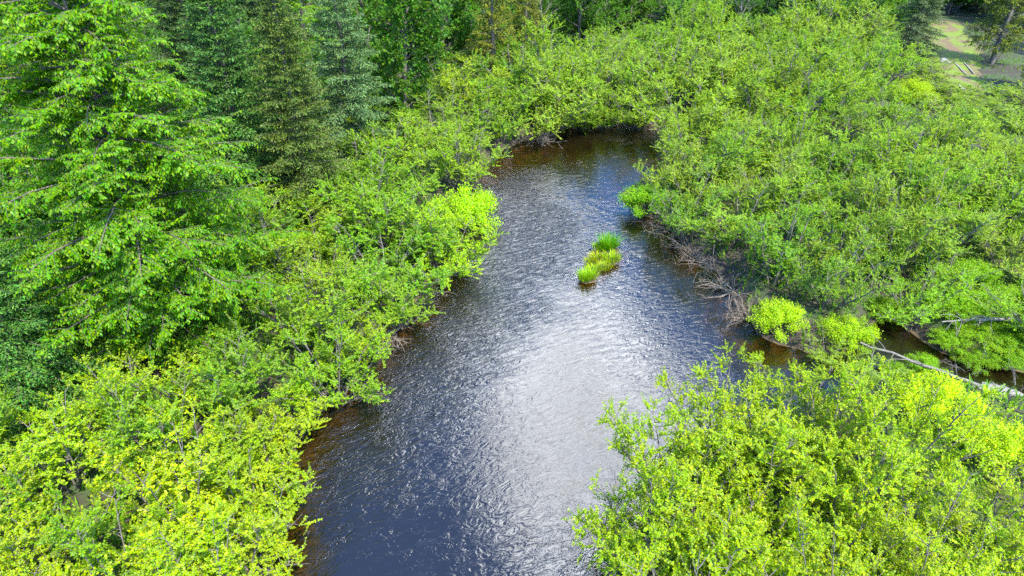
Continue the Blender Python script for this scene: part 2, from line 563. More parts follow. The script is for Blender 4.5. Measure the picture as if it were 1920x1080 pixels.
def dome_bush(seed, R=0.9, H=0.9, n=14000, leaf=0.044, name="bush", mat=None):
    """dense rounded bush of thin upright shoots"""
    rng = np.random.default_rng(seed)
    lv, tb = Leaves(), Tubes()
    for s in range(70):
        az = rng.uniform(0, 2 * math.pi); rr = math.sqrt(rng.uniform(0, 1))
        tip = np.array([math.cos(az) * rr * R, math.sin(az) * rr * R, H * (0.25 + 0.75 * math.sqrt(max(0, 1 - rr * rr))) * rng.uniform(0.8, 1.12)])
        b = np.array([tip[0] * 0.15, tip[1] * 0.15, -0.08])
        c = b + (tip - b) * np.linspace(0, 1, 6)[:, None] + np.array([0, 0, 0.1]) * np.sin(np.linspace(0, math.pi, 6))[:, None]
        c[1:] += rng.normal(0, 0.02, (5, 3))
        tb.add(c, np.linspace(0.008, 0.003, 6), 3)
        k = n // 70
        ts = rng.uniform(0.35, 1.0, k) ** 0.7
        ps, ds = along(c, np.clip(ts, 0, 0.999))
        ps = ps + rng.normal(0, 0.06, (k, 3)) * R
        ps[:, 2] = np.maximum(ps[:, 2], 0.02)
        outw = norm(ps * np.array([1, 1, 0.8]))
        D = ds * 0.2 + outw * 0.35 + rng.normal(0, 0.6, (k, 3))
        N = UP * 0.8 + outw * 0.5 + rng.normal(0, 0.4, (k, 3))
        l = leaf * rng.uniform(0.6, 1.3, k)
        lv.add(ps, D, N, l, l * 0.5)
    return [("foliage", lv.mesh(name + "_foliage", M_LEAF), True), ("stem", tb.mesh(name + "_stem", M_BARK), False)]


def beech(seed, H=11.0, R=3.4, limbs=125, leaf=0.13, name="beech", dens=1.0, low=0.06):
    """broad tree of layered sprays with hanging leaves"""
    rng = np.random.default_rng(seed)
    lv, tb = Leaves(), Tubes()
    tr = curve((0, 0, -0.2), (0, 0, 1), H * 0.97, 12, rng, (0, 0, 0.2), 0.05)
    tb.add(tr, np.linspace(0.2, 0.012, 12), 8)
    for i in range(limbs):
        f = low + (1 - low) * min(0.99, max(0, (i + rng.uniform(-6, 6)) / limbs))
        (p,), _ = along(tr, [min(f, 0.995)])
        az = i * 2.39996 + rng.uniform(-0.4, 0.4)
        prof = (0.6 + 0.4 * sm(f / 0.25)) * (1 - max(0, f - 0.34) / 0.68) ** 0.6
        L = max(0.35, R * prof * rng.uniform(0.6, 1.12))
        rise = (0.15 + 0.6 * f) * rng.uniform(0.3, 1.9)
        d0 = np.array([math.cos(az), math.sin(az), rise])
        lm = curve(p, d0, L, 8, rng, (0, 0, -0.75 * rise - 0.25), 0.12)
        tb.add(lm, np.linspace(0.010 + 0.010 * L, 0.004, 8), 5)
        nb = max(5, int(L / 0.135))
        for q, tt in enumerate(np.linspace(0.22, 1.0, nb)):
            (p1,), (d1,) = along(lm, [min(tt, 0.999)])
            sd = norm(np.cross(d1, UP)) * (1 if q % 2 else -1)
            L1 = (0.30 + 0.34 * L * (1.05 - tt)) * rng.uniform(0.7, 1.15)
            sb = curve(p1, d1 * 0.75 + sd * (0.85 if tt < 0.97 else 0.1) + rng.normal(0, 0.34, 3), L1, 5, rng, (0, 0, -0.25), 0.12)
            tb.add(sb, np.linspace(0.007, 0.003, 5), 3)
            tws = [(sb, 0.1)]
            for q2, t2 in enumerate(np.linspace(0.2, 0.95, max(2, int(L1 / 0.13)))):
                (p2,), (d2,) = along(sb, [t2])
                s2 = norm(np.cross(d2, UP)) * (1 if q2 % 2 else -1)
                tws.append((curve(p2, d2 * 0.7 + s2 * 0.8 + rng.normal(0, 0.12, 3), (0.10 + 0.22 * (1 - t2)) * rng.uniform(0.7, 1.2), 3, rng, (0, 0, -0.3), 0.1), 0.0))
            for tw, t0 in tws:
                ln = np.linalg.norm(np.diff(tw, axis=0), axis=1).sum()
                k = max(3, int(dens * ln / 0.036))
                ps, ds = along(tw, np.clip(np.linspace(t0, 1, k), 0, 0.999))
                side = norm(np.cross(ds, UP)) * np.where(np.arange(k) % 2, 1, -1)[:, None]
                D = side * 0.65 + ds * 0.45 - UP * rng.uniform(0.15, 0.8, (k, 1)) + rng.normal(0, 0.16, (k, 3))
                N = UP * 0.75 + ds * 0.35 + side * 0.25 + rng.normal(0, 0.2, (k, 3))
                l = leaf * rng.uniform(0.7, 1.2, k)
                lv.add(ps, D, N, l, l * 0.5)
    return [("crown", lv.mesh(name + "_crown", M_BEECH, 0.10), True), ("trunk", tb.mesh(name + "_trunk", M_DARKBARK), False)]


def broadleaf(seed, H=9.0, R=2.8, leaf=0.14, n_limb=34, name="broadleaf", ratio=0.75, low=0.05):
    """tall tree with a lumpy crown of leafy boughs"""
    rng = np.random.default_rng(seed)
    lv, tb = Leaves(), Tubes()
    tr = curve((0, 0, -0.2), (0, 0, 1), H * 0.92, 10, rng, (0, 0, 0.2), 0.09)
    tb.add(tr, np.linspace(0.16, 0.02, 10), 7)
    for i in range(n_limb):
        f = low + (1 - low) * (i + rng.uniform(0, 0.9)) / n_limb
        (p,), _ = along(tr, [min(f, 0.99)])
        az = i * 2.39996 + rng.uniform(-0.5, 0.5)
        L = R * math.sqrt(max(0.06, 1 - (2 * (f - 0.46)) ** 2 * 0.95)) * rng.uniform(0.7, 1.15)
        lm = curve(p, (math.cos(az), math.sin(az), 0.45 + 0.6 * f), L, 7, rng, (0, 0, -0.1), 0.22)
        tb.add(lm, np.linspace(0.05, 0.008, 7), 5)
        for tt in rng.uniform(0.3, 1.0, int(6 + L * 5)):
            (p1,), (d1,) = along(lm, [min(tt, 0.999)])
            sb = curve(p1, d1 * 0.6 + norm(rng.normal(0, 1, 3)) * 0.9 + UP * 0.2, rng.uniform(0.4, 0.95), 5, rng, (0, 0, -0.15), 0.2)
            tb.add(sb, np.linspace(0.01, 0.004, 5), 3)
            for _ in range(6):
                (p2,), (d2,) = along(sb, [rng.uniform(0.25, 0.99)])
                tw = curve(p2, d2 * 0.5 + norm(rng.normal(0, 1, 3)) + UP * 0.2, rng.uniform(0.15, 0.4), 3, rng, (0, 0, -0.2), 0.1)
                k = int(rng.integers(6, 10))
                ps, ds = along(tw, np.linspace(0.1, 0.999, k))
                D = ds * 0.5 + rng.normal(0, 0.6, (k, 3)) - UP * 0.45
                N = UP * 0.8 + rng.normal(0, 0.4, (k, 3))
                l = leaf * rng.uniform(0.65, 1.2, k)
                lv.add(ps, D, N, l, l * ratio)
    return [("crown", lv.mesh(name + "_crown", M_BEECH, 0.08), True), ("trunk", tb.mesh(name + "_trunk", M_DARKBARK), False)]


def spruce(seed, H=11.0, R=2.2, name="spruce", droop=0.35, gap=0.25, bristle=0.11, wid=0.036, open_=1.0):
    rng = np.random.default_rng(seed)
    lv, tb = Leaves(), Tubes()
    tr = np.array([[0, 0, z] for z in np.linspace(-0.2, H, 10)]) + rng.normal(0, 0.03, (10, 3)) * np.array([1, 1, 0])
    tb.add(tr, np.linspace(0.15, 0.012, 10), 7)
    z = 0.35
    while z < H - 0.15:
        f = z / H
        nb = int(rng.integers(5, 8))
        a0 = rng.uniform(0, 6.28)
        for b in range(nb):
            az = a0 + 2 * math.pi * b / nb + rng.uniform(-0.25, 0.25)
            L = max(0.18, R * (1 - f) ** 0.82 * rng.uniform(0.7, 1.12))
            rise = -0.12 + 0.75 * f
            br = curve((0, 0, z + rng.uniform(-0.1, 0.1)), (math.cos(az), math.sin(az), rise), L, 7, rng, (0, 0, -droop * (1 - f)), 0.09)
            br[-2:, 2] += 0.05 * L
            tb.add(br, np.linspace(0.006 + 0.010 * L, 0.003, 7), 4)
            tws = [(br, 0.12)]
            m = max(3, int(L / 0.105 * open_))
            for q, tt in enumerate(np.linspace(0.18, 0.96, m)):
                (p1,), (d1,) = along(br, [tt])
                for sg in (1, -1):
                    sd = norm(np.cross(d1, UP)) * sg
                    L1 = (0.09 + 0.36 * L * (1 - tt) ** 0.8) * rng.uniform(0.7, 1.15)
                    tws.append((curve(p1, d1 * 0.75 + sd * 0.75 + rng.normal(0, 0.08, 3), min(L1, 0.7), 4, rng, (0, 0, -0.3), 0.08), 0.0))
            for tw, t0 in tws:
                ln = np.linalg.norm(np.diff(tw, axis=0), axis=1).sum() * (1 - t0)
                k = max(3, int(ln / 0.042))
                ps, ds = along(tw, np.clip(np.linspace(t0, 1, k), 0, 0.999))
                D = ds * 0.75 + rng.normal(0, 0.42, (k, 3)) + UP * 0.08
                N = UP * 0.8 + rng.normal(0, 0.5, (k, 3))
                l = bristle * rng.uniform(0.75, 1.3, k)
                lv.add(ps, D, N, l, np.full(k, wid) * rng.uniform(0.8, 1.4, k))
        z += gap * rng.uniform(0.75, 1.2) * (1.05 - 0.45 * f)
    return [("crown", lv.mesh(name + "_crown", M_NEEDLE, 0.05), True), ("trunk", tb.mesh(name + "_trunk", M_DARKBARK), False)]


def cedar(seed, H=8.5, R=1.9, name="cedar"):
    """cedar: upswept boughs ending in flat hanging fans"""
    rng = np.random.default_rng(seed)
    lv, tb = Leaves(), Tubes()
    tr = np.array([[0, 0, z] for z in np.linspace(-0.2, H, 9)]) + rng.normal(0, 0.03, (9, 3)) * np.array([1, 1, 0])
    tb.add(tr, np.linspace(0.17, 0.015, 9), 7)
    for i in range(150):
        f = 0.1 + 0.9 * (i + rng.uniform(0, 0.9)) / 150
        az = i * 2.39996 + rng.uniform(-0.5, 0.5)
        L = max(0.25, R * (1 - f) ** 0.65 * rng.uniform(0.65, 1.15) * (0.75 + 0.25 * sm(f / 0.25)))
        br = curve((0, 0, f * H * 0.98), (math.cos(az), math.sin(az), 0.15), L, 6, rng, (0, 0, 0.5 - 0.6 * (1 - f)), 0.15)
        tb.add(br, np.linspace(0.022, 0.004, 6), 4)
        for tt in np.linspace(0.3, 1.0, max(4, int(L / 0.13))):
            (p,), (d,) = along(br, [min(tt, 0.999)])
            for _ in range(2):
                fd = norm(d * 0.6 + rng.normal(0, 0.55, 3) + np.array([0, 0, 0.05]))
                sp = curve(p, fd, rng.uniform(0.2, 0.42), 4, rng, (0, 0, -0.55), 0.1)
                k = 12
                ps, ds = along(sp, np.linspace(0.1, 0.999, k))
                side = norm(np.cross(ds, UP + rng.normal(0, 0.4, 3))) * np.where(np.arange(k) % 2, 1, -1)[:, None]
                D = ds * 0.7 + side * 0.7 + rng.normal(0, 0.2, (k, 3)) - UP * 0.2
                N = UP * 0.7 + rng.normal(0, 0.45, (k, 3))
                l = 0.11 * rng.uniform(0.7, 1.2, k)
                lv.add(ps, D, N, l, l * 0.38)
    return [("crown", lv.mesh(name + "_crown", M_NEEDLE, 0.05), True), ("trunk", tb.mesh(name + "_trunk", M_BARK), False)]


def tuft(seed, R=0.28, H=0.5, n=330, name="grass"):
    """clump of arching blades, each two quads"""
    rng = np.random.default_rng(seed)
    a = rng.uniform(0, 2 * math.pi, n); r = R * np.sqrt(rng.uniform(0, 1, n))
    P = np.stack([np.cos(a) * r, np.sin(a) * r, np.full(n, -0.03)], 1)
    out_ = np.stack([np.cos(a), np.sin(a), np.zeros(n)], 1) + rng.normal(0, 0.4, (n, 3)) * np.array([1, 1, 0])
    l = H * rng.uniform(0.35, 1.25, n)[:, None]
    D1 = norm(UP + out_ * (0.08 + 0.3 * r[:, None] / R))
    D2 = norm(UP * 0.7 + out_ * rng.uniform(0.1, 0.9, (n, 1)))
    S = norm(np.cross(out_, UP)) * (0.011 * rng.uniform(0.7, 1.5, n)[:, None])
    m = P + D1 * l * 0.6; e = m + D2 * l * 0.45
    V = np.stack([P - S, P + S, m + S * 0.8, m - S * 0.8, e + S * 0.15, e - S * 0.15], 1).reshape(-1, 3)
    b = np.arange(n)[:, None] * 6
    Q = np.concatenate([b + np.array([0, 1, 2, 3]), b + np.array([3, 2, 4, 5])])
    return quads_to_mesh(name, V, Q, M_GRASS)


def fern(seed, n=9, L=0.7, name="fern"):
    rng = np.random.default_rng(seed)
    lv = Leaves()
    for i in range(n):
        az = 2 * math.pi * i / n + rng.uniform(-0.25, 0.25)
        c = curve((0, 0, 0), (math.cos(az), math.sin(az), 0.95), L * rng.uniform(0.8, 1.15), 8, rng, (0, 0, -1.15), 0.06)
        k = 26
        ts = np.linspace(0.12, 0.99, k)
        ps, ds = along(c, ts)
        for sg in (1, -1):
            side = norm(np.cross(ds, UP)) * sg
            l = 0.15 * np.sin(np.clip(ts * 1.05, 0, 1) * math.pi) ** 0.7 + 0.02
            lv.add(ps, side + ds * 0.35 - UP * 0.15, UP + rng.normal(0, 0.15, (k, 3)), l, np.full(k, 0.032))
    return lv.mesh(name, M_GRASS, 0.02)


def dead_branches(seed, n=38, R=1.2, H=1.0, mat=None, lean=(0, 0, 0), r0=0.010, name="dead_shrub"):
    """a tangle of bare grey branches growing from one stool"""
    rng = np.random.default_rng(seed)
    tb = Tubes()
    for i in range(n):
        az = rng.uniform(0, 2 * math.pi)
        d = np.array([math.cos(az), math.sin(az), rng.uniform(0.1, 1.3) * H / R]) + np.array(lean)
        L = R * rng.uniform(0.55, 1.25)
        b0 = np.array([math.cos(az), math.sin(az), 0]) * rng.uniform(0, 0.28 * R) - UP * 0.06
        br = curve(b0, d, L, 7, rng, (0, 0, -0.5), 0.45)
        br[:, 2] = np.maximum(br[:, 2], -0.12)
        tb.add(br, np.linspace(r0, r0 * 0.35, 7), 4)
        for tt in rng.uniform(0.25, 0.95, 6):
            (p,), (dd,) = along(br, [tt])
            tw = curve(p, dd * 0.5 + norm(rng.normal(0, 1, 3)), L * rng.uniform(0.18, 0.45), 5, rng, (0, 0, -0.1), 0.35)
            tb.add(tw, np.linspace(r0 * 0.5, r0 * 0.2, 5), 3)
            for _ in range(2):
                (p3,), (d3,) = along(tw, [rng.uniform(0.3, 0.9)])
                tb.add(curve(p3, d3 * 0.5 + norm(rng.normal(0, 1, 3)), L * rng.uniform(0.06, 0.18), 3, rng, (0, 0, 0), 0.2), [r0 * 0.25, r0 * 0.2, r0 * 0.14], 3)
    return tb.mesh(name, mat or M_TWIG)


def snag(seed, H=5.0, forks=14, name="snag", r=0.09):
    rng = np.random.default_rng(seed)
    tr_, br_ = Tubes(), Tubes()
    tr = curve((0, 0, -0.2), (0, 0, 1), H, 10, rng, (0.1, 0, 0.2), 0.1)
    tr_.add(tr, np.linspace(r, 0.012, 10), 7)
    for i in range(forks):
        f = rng.uniform(0.35, 0.97)
        (p,), (d,) = along(tr, [f])
        az = i * 2.4
        b = curve(p, (math.cos(az), math.sin(az), 1.0), H * 0.42 * (1.1 - f) * rng.uniform(0.7, 1.3) + 0.3, 6, rng, (0, 0, 0.4), 0.25)
        br_.add(b, np.linspace(r * 0.33, 0.006, 6), 4)
        for tt in rng.uniform(0.3, 0.95, 6):
            (p1,), (d1,) = along(b, [tt])
            br_.add(curve(p1, d1 + norm(rng.normal(0, 1, 3)) * 0.8, rng.uniform(0.2, 0.6), 4, rng, (0, 0, 0.2), 0.2), np.linspace(0.009, 0.004, 4), 3)
    return [("trunk", tr_.mesh(name + "_trunk", M_BLEACH), False), ("branch", br_.mesh(name + "_branch", M_BLEACH), False)]


# ------------------------------------------------------------------ build one of each kind
R_ = random.Random(5)
ALDERS = [shrub(11 + i, H=3.0 + 0.15 * (i % 3), R=1.65, stems=9 + i % 3, leaf=0.051, dens=2.3) for i in range(7)]
SPARSE = [shrub(41 + i, H=2.9, R=1.5, stems=8, leaf=0.047, dens=1.7, ratio=0.6, name="willow") for i in range(3)]
DOMES = [dome_bush(61), dome_bush(62, 1.0, 0.75, 14500, 0.045)]
BEECHES = [beech(71, H=12.5, R=3.9, limbs=210, leaf=0.105, dens=1.1), beech(72, 9.0, 2.9, 60, 0.12, dens=0.8)]
BROADS = [broadleaf(81), broadleaf(82, 9.5, 3.0), broadleaf(83, 8.0, 2.8, 0.15, 32, ratio=0.95)]
SPRUCES = [spruce(91, R=2.5), spruce(92, 11.5, 2.4, gap=0.27), spruce(93, 10.5, 2.6, droop=0.55, gap=0.29)]
CEDARS = [cedar(101), cedar(102, 9.0, 2.1)]
TUFTS = [tuft(111), tuft(112, 0.36, 0.36, 300), tuft(113, 0.30, 0.28, 230)]
FERN = fern(121)

C_ALDER = [(0.17, 0.29, 0.012), (0.15, 0.275, 0.012), (0.185, 0.295, 0.014), (0.135, 0.26, 0.014)]
C_FRESH = [(0.265, 0.37, 0.008), (0.235, 0.355, 0.009), (0.255, 0.36, 0.011)]
C_PALE = [(0.20, 0.30, 0.030), (0.185, 0.285, 0.026), (0.195, 0.305, 0.022)]


def jitter(c, r, k=0.08):
    a = 1 + r.uniform(-k, k)
    return (c[0] * a * (1 + r.uniform(-0.06, 0.06)), c[1] * a, c[2] * a)


placed = []          # (x, y, radius) of everything standing, for the thickets to keep clear of


def put(kind, parts, px, py, label, cat, scale=1.0, colour=(0.1, 0.2, 0.02), z_at=None, group=None, rz=None, sink=0.0, sz=None, clear=None):
    """stand a plant where its base (or, with z_at, the point z_at above its base) is seen in the photograph"""
    zz = 0.45 if z_at is None else 0.45 + z_at
    p = at(px, py, zz)
    rz = R_.uniform(0, 6.28) if rz is None else rz
    s = (scale, scale, sz if sz else scale)
    o = plant(kind, parts, (p[0], p[1], gz(p[0], p[1]) - sink), rz, s, colour)
    tag(o, label, cat, group)
    if clear:
        placed.append((p[0], p[1], clear))
    return o


# ------------------------------------------------------------------ trees
put("beech_tree", BEECHES[0], 340, 650, "big bright green beech with layered drooping sprays above the near left bank", "tree", 1.0, (0.078, 0.205, 0.002), rz=0.7, clear=2.6)
put("beech_tree", BEECHES[1], 590, 200, "bright green beech squeezed between the brown spruce and the pale fir", "tree", 1.1, (0.085, 0.20, 0.01), clear=1.6)
SPR = "tall spruces behind the left bank"
put("spruce_tree", SPRUCES[0], 480, 400, "dark green spruce directly behind the big beech", "tree", 1.12, (0.05, 0.12, 0.022), group=SPR, clear=1.6)
put("spruce_tree", SPRUCES[1], 585, 410, "brownish spruce standing in front of the pale fir", "tree", 1.0, (0.066, 0.105, 0.02), group=SPR, sz=1.0, clear=1.5)
put("spruce_tree", SPRUCES[2], 668, 300, "pale blue-green fir beside the dark broadleaf tree", "tree", 1.05, (0.075, 0.14, 0.05), group=SPR, clear=1.6)
put("spruce_tree", SPRUCES[2], 85, 765, "short dark spruce with flat tiers below the big beech", "tree", 0.92, (0.05, 0.13, 0.022), sz=0.7, clear=1.7, rz=2.0)
put("spruce_tree", SPRUCES[0], 400, 250, "dark spruce second from the big beech, deep in the forest", "tree", 1.2, (0.04, 0.075, 0.02))
put("broadleaf_tree", BROADS[0], 760, 235, "dense dark green broadleaf tree right of the pale fir", "tree", 1.05, (0.05, 0.14, 0.012), clear=2.0)
put("broadleaf_tree", BROADS[1], 690, 130, "tall dark broadleaf tree standing behind the pale fir", "tree", 1.1, (0.05, 0.13, 0.012))
put("broadleaf_tree", BROADS[2], 830, 130, "dark green broadleaf tree left of the olive cedar", "tree", 1.1, (0.055, 0.15, 0.012))
put("maple_tree", BROADS[2], -60, 560, "bright maple leaning in at the left of the big beech", "tree", 1.05, (0.11, 0.22, 0.012), clear=1.5, rz=1.0)
put("maple_tree", BROADS[1], 20, 300, "tall maple behind the big beech with yellowish shoots", "tree", 1.2, (0.10, 0.20, 0.012))
put("maple_tree", BROADS[0], 190, 230, "green maple hidden mostly behind the crown of the big beech", "tree", 1.25, (0.08, 0.17, 0.012))
put("cedar_tree", CEDARS[0], 925, 150, "olive green cedar at the forest edge left of the thin dead trunk", "tree", 1.0, (0.105, 0.125, 0.012), clear=1.6)
put("cedar_tree", CEDARS[1], 985, 128, "second olive cedar touching the thin dead trunk", "tree", 0.85, (0.11, 0.13, 0.014))
put("snag", snag(131, 6.0, 10, "thin_snag", 0.07), 1016, 120, "thin grey dead trunk between olive cedar and dark tree", "dead tree", 1.0, clear=0.6)
put("broadleaf_tree", BROADS[1], 1085, 95, "dark broadleaf tree just right of the thin dead trunk", "tree", 1.0, (0.05, 0.13, 0.014))
put("broadleaf_tree", BROADS[0], 1180, 62, "dark broadleaf tree behind the far thicket, left of the forked snag", "tree", 0.95, (0.06, 0.15, 0.014))
put("snag", snag(132, 4.6, 18, "forked_snag", 0.10), 1383, 75, "pale forked dead tree at the far forest edge", "dead tree", 1.1, clear=0.8)
put("snag", snag(133, 2.6, 3, "stub_snag", 0.09), 1428, 60, "short broken dead stub right of the forked dead tree", "dead tree", 0.9)
FAR = "conifers along the far forest edge"
put("spruce_tree", SPRUCES[1], 1340, 45, "dark spruce behind the forked dead tree", "tree", 0.9, (0.04, 0.08, 0.022), group=FAR)
put("spruce_tree", SPRUCES[0], 1470, 68, "dark spruce right of the short broken stub", "tree", 0.8, (0.045, 0.085, 0.022), group=FAR)
put("spruce_tree", SPRUCES[2], 1530, 52, "mid green spruce second to the right of the broken stub", "tree", 0.85, (0.055, 0.10, 0.03), group=FAR)
put("broadleaf_tree", BROADS[2], 1640, 48, "small bright green broadleaf tree left of the tiered fir", "tree", 0.6, (0.10, 0.21, 0.014))
put("spruce_tree", SPRUCES[2], 1705, 105, "grey green tiered fir beside the dirt path", "tree", 0.95, (0.075, 0.115, 0.05), group=FAR, clear=1.8)
put("spruce_tree", SPRUCES[1], 1600, 30, "dark spruce behind the small bright broadleaf tree", "tree", 0.9, (0.04, 0.08, 0.022), group=FAR)
put("broadleaf_tree", BROADS[1], 1778, 25, "green broadleaf tree closing the end of the dirt path", "tree", 0.9, (0.08, 0.19, 0.014))
put("cedar_tree", CEDARS[1], 1858, 118, "dark cedar with bare lower trunk shading the dirt path", "tree", 1.15, (0.085, 0.115, 0.014), clear=1.5)
put("cedar_tree", CEDARS[0], 1935, 170, "yellowish cedar in front of the dark cedar by the path", "tree", 0.75, (0.15, 0.165, 0.02), clear=1.4)
# the forest further back, beyond the edge trees
FOREST = [(300, 90, 'b', 1), (90, 60, 'm', 0), (500, 120, 's', 1), (560, 60, 's', 2), (640, 20, 'b', 0), (760, 40, 'b', 2), (880, 60, 's', 0), (905, 10, 'b', 1), (1000, 40, 's', 1), (1050, 0, 'b', 0), (1130, 20, 's', 2),
          (1230, 10, 'b', 1), (1290, 30, 's', 0), (1400, 10, 's', 1), (1440, 20, 'b', 2), (1560, 5, 's', 0), (1690, 20, 's', 1), (1740, -5, 'b', 0), (1830, 20, 's', 2), (1900, 40, 'b', 1), (1960, 60, 's', 0), (-120, 150, 'b', 0), (-250, 350, 's', 1), (2030, 110, 'b', 2)]
WHERE = ["behind the big beech", "behind the maple left of the beech", "behind the brownish spruce", "behind the narrow green beech", "behind the pale fir", "behind the dark broadleaf tree", "left of the olive cedar", "behind the olive cedar",
         "behind the thin dead trunk", "deep behind the thin dead trunk", "between the dead trunk and far thicket", "behind the middle of the far thicket", "left of the forked dead tree", "straight behind the forked dead tree", "behind the broken stub",
         "between the stub and the tiered fir", "behind the tiered fir", "left of the path end", "right of the path end", "behind the dark path cedar", "beyond the yellowish cedar", "far left beyond the maple", "far left beside the short spruce", "far right beyond the yellowish cedar"]
for (px, py, k, v), wh in zip(FOREST, WHERE):
    if k == 's':
        put("spruce_tree", SPRUCES[v], px, py, "dark spruce in the deep forest " + wh, "tree", R_.uniform(0.95, 1.25), jitter((0.042, 0.08, 0.022), R_))
    elif k == 'm':
        put("maple_tree", BROADS[v], px, py, "leafy maple in the deep forest " + wh, "tree", R_.uniform(1.0, 1.3), jitter((0.08, 0.17, 0.014), R_))
    else:
        put("broadleaf_tree", BROADS[v], px, py, "dark leafy tree in the deep forest " + wh, "tree", R_.uniform(1.0, 1.3), jitter((0.055, 0.14, 0.014), R_))

# ------------------------------------------------------------------ single bushes that stand out
C_YEL = (0.30, 0.31, 0.006)
put("spirea_bush", DOMES[0], 1460, 600, "round golden yellow bush overhanging the pool at the right bank", "bush", 1.12, (0.32, 0.48, 0.004), clear=1.1, rz=0.3, z_at=0.2)
put("spirea_bush", DOMES[1], 1600, 600, "yellow green bush on the bank between round golden bush and creek", "bush", 1.0, (0.28, 0.44, 0.006), z_at=0.5, clear=0.9)
put("spirea_bush", DOMES[1], 868, 350, "lime yellow bush leaning over the water on the left bank", "bush", 1.7, (0.30, 0.50, 0.004), z_at=1.4, clear=1.3, sz=2.3)
put("spirea_bush", DOMES[0], 1216, 370, "bright green domed bush on the point above the shallows", "bush", 1.55, (0.17, 0.36, 0.006), z_at=0.3, clear=1.2, sz=1.2)
put("spirea_bush", DOMES[1], 1770, 750, "vivid yellow bush below the pale log across the creek", "bush", 1.35, (0.42, 0.56, 0.004), z_at=0.7, clear=1.0, sz=1.5)
put("spirea_bush", DOMES[0], 1900, 850, "yellow bush to the right of the vivid yellow bush", "bush", 1.3, (0.36, 0.50, 0.004), z_at=0.6, clear=1.0)
put("spirea_bush", DOMES[1], 1710, 165, "golden bush in the thicket near the foot of the path", "bush", 1.6, (0.28, 0.40, 0.006), z_at=0.8, clear=1.0)
put("spirea_bush", DOMES[0], 955, 95, "small vivid green bush in front of the olive cedar", "bush", 1.8, (0.14, 0.36, 0.006), z_at=0.9, clear=1.0)
put("spirea_bush", DOMES[1], 400, 880, "fresh yellow green bush by the grassy gap on near left bank", "bush", 1.3, (0.30, 0.46, 0.005), z_at=0.5)
LOW = [(1850, 640, 1.0), (1790, 640, 0.8), (1720, 585, 0.9), (1780, 580, 1.1), (1850, 575, 1.2), (1900, 640, 1.1), (1690, 670, 0.55), (1745, 650, 0.6), (1930, 600, 1.2), (1895, 668, 0.8), (1840, 668, 0.7), (1670, 562, 0.9), (1905, 560, 1.1),
       (1745, 540, 1.1), (1820, 530, 1.2), (1960, 660, 1.0), (1960, 540, 1.2)]
LOWW = ["under the middle of the bleached trunk", "at the thin end of the bleached trunk", "at the head of the creek water", "behind the thin end of the bleached trunk", "behind the middle of the bleached trunk", "in front of the root end of the bleached trunk",
        "standing in the creek water, smaller", "in the creek shallows, beside the dark water", "behind the root end of the bleached trunk", "at the dark creek edge under the root end", "at the creek edge below the bleached trunk", "at the foot of the right thicket by the creek head",
        "second back behind the root end", "third back from the thin trunk end", "third back behind the bleached trunk", "beyond the root end along the creek", "furthest back beyond the root end"]
for (px, py, s), wh in zip(LOW, LOWW):
    py = py - 20 if py > 600 and s > 0.65 else py
    put("marsh_plant", SPARSE[R_.randrange(3)] if s > 0.85 and R_.random() < 0.45 else DOMES[R_.randrange(2)], px, py, "low bright green marsh plant " + wh, "plant", s, jitter((0.17, 0.32, 0.010), R_, 0.25), z_at=0.3, group="low plants along the creek", sz=s * R_.uniform(0.45, 0.95), clear=0.5 * s)

BEND = [(1262, 312, 0.95, 2.6, "overhanging shallows above the green domed bush"), (1300, 275, 1.1, 2.8, "hiding the river head at the right of the bend"), (1335, 245, 1.2, 3.0, "behind the reddish dead brush at the bend"), (1310, 345, 1.0, 2.5, "behind the green domed bush on the point")]
for q, (px, py, s_, h_, wh) in enumerate(BEND):
    put("alder_shrub", ALDERS[q + 1], px, py, "leafy alder " + wh, "shrub", s_, jitter(C_PALE[q % 3], R_), z_at=1.3, sz=h_ / 3.0, group="alders closing the river bend", clear=0.7)
EDGE = [(540, 850, 0.8, 1.9, "low over the near left water beside the bare twigs"), (520, 940, 0.85, 2.0, "spreading over the near left water"), (500, 1040, 0.9, 2.0, "at the nearest left water edge"), (600, 770, 0.75, 1.8, "just downstream of the bare twigs on the left"),
        (690, 655, 0.75, 1.9, "above the exposed roots of the left bank"), (770, 570, 0.8, 2.0, "over the dead twigs on the left bank"), (470, 860, 0.9, 2.2, "filling the gap behind the near left edge"), (835, 450, 0.9, 2.2, "downstream of the lime yellow bush")]
for q, (px, py, s_, h_, wh) in enumerate(EDGE):
    put("alder_shrub", ALDERS[q % 7], px - (50 if py > 700 else 28), py, "small bright alder " + wh, "shrub", s_, jitter(C_FRESH[q % 3] if q < 5 else C_ALDER[q % 4], R_), z_at=0.5, sz=h_ / 3.0, group="small alders on the left water edge", clear=0.35)
put("alder_shrub", ALDERS[2], 1365, 745, "fresh alder at the pool end of the near right bank, reaching furthest upstream", "shrub", 0.9, C_FRESH[0], z_at=1.7, sz=1.0, clear=0.3)
put("alder_shrub", ALDERS[5], 1265, 825, "fresh alder leaning over the cloud reflection on the near right bank", "shrub", 0.9, C_FRESH[1], z_at=1.7, sz=1.0, clear=0.3)
put("alder_shrub", ALDERS[4], 1575, 800, "fresh alder just below the lower end of the long pale creek log", "shrub", 0.95, C_FRESH[2], z_at=1.5, sz=0.95, clear=0.3)
for q, (px, py, wh) in enumerate([(1085, 205, "left of the three over the head of the river"), (1135, 203, "in the middle over the head of the river"), (1190, 204, "right of the three over the head of the river")]):
    put("alder_shrub", ALDERS[q + 3], px, py, "low leafy alder " + wh, "shrub", 1.15, jitter(C_ALDER[q], R_), z_at=0.7, sz=0.8, group="low alders at the head of the river", clear=0.3)
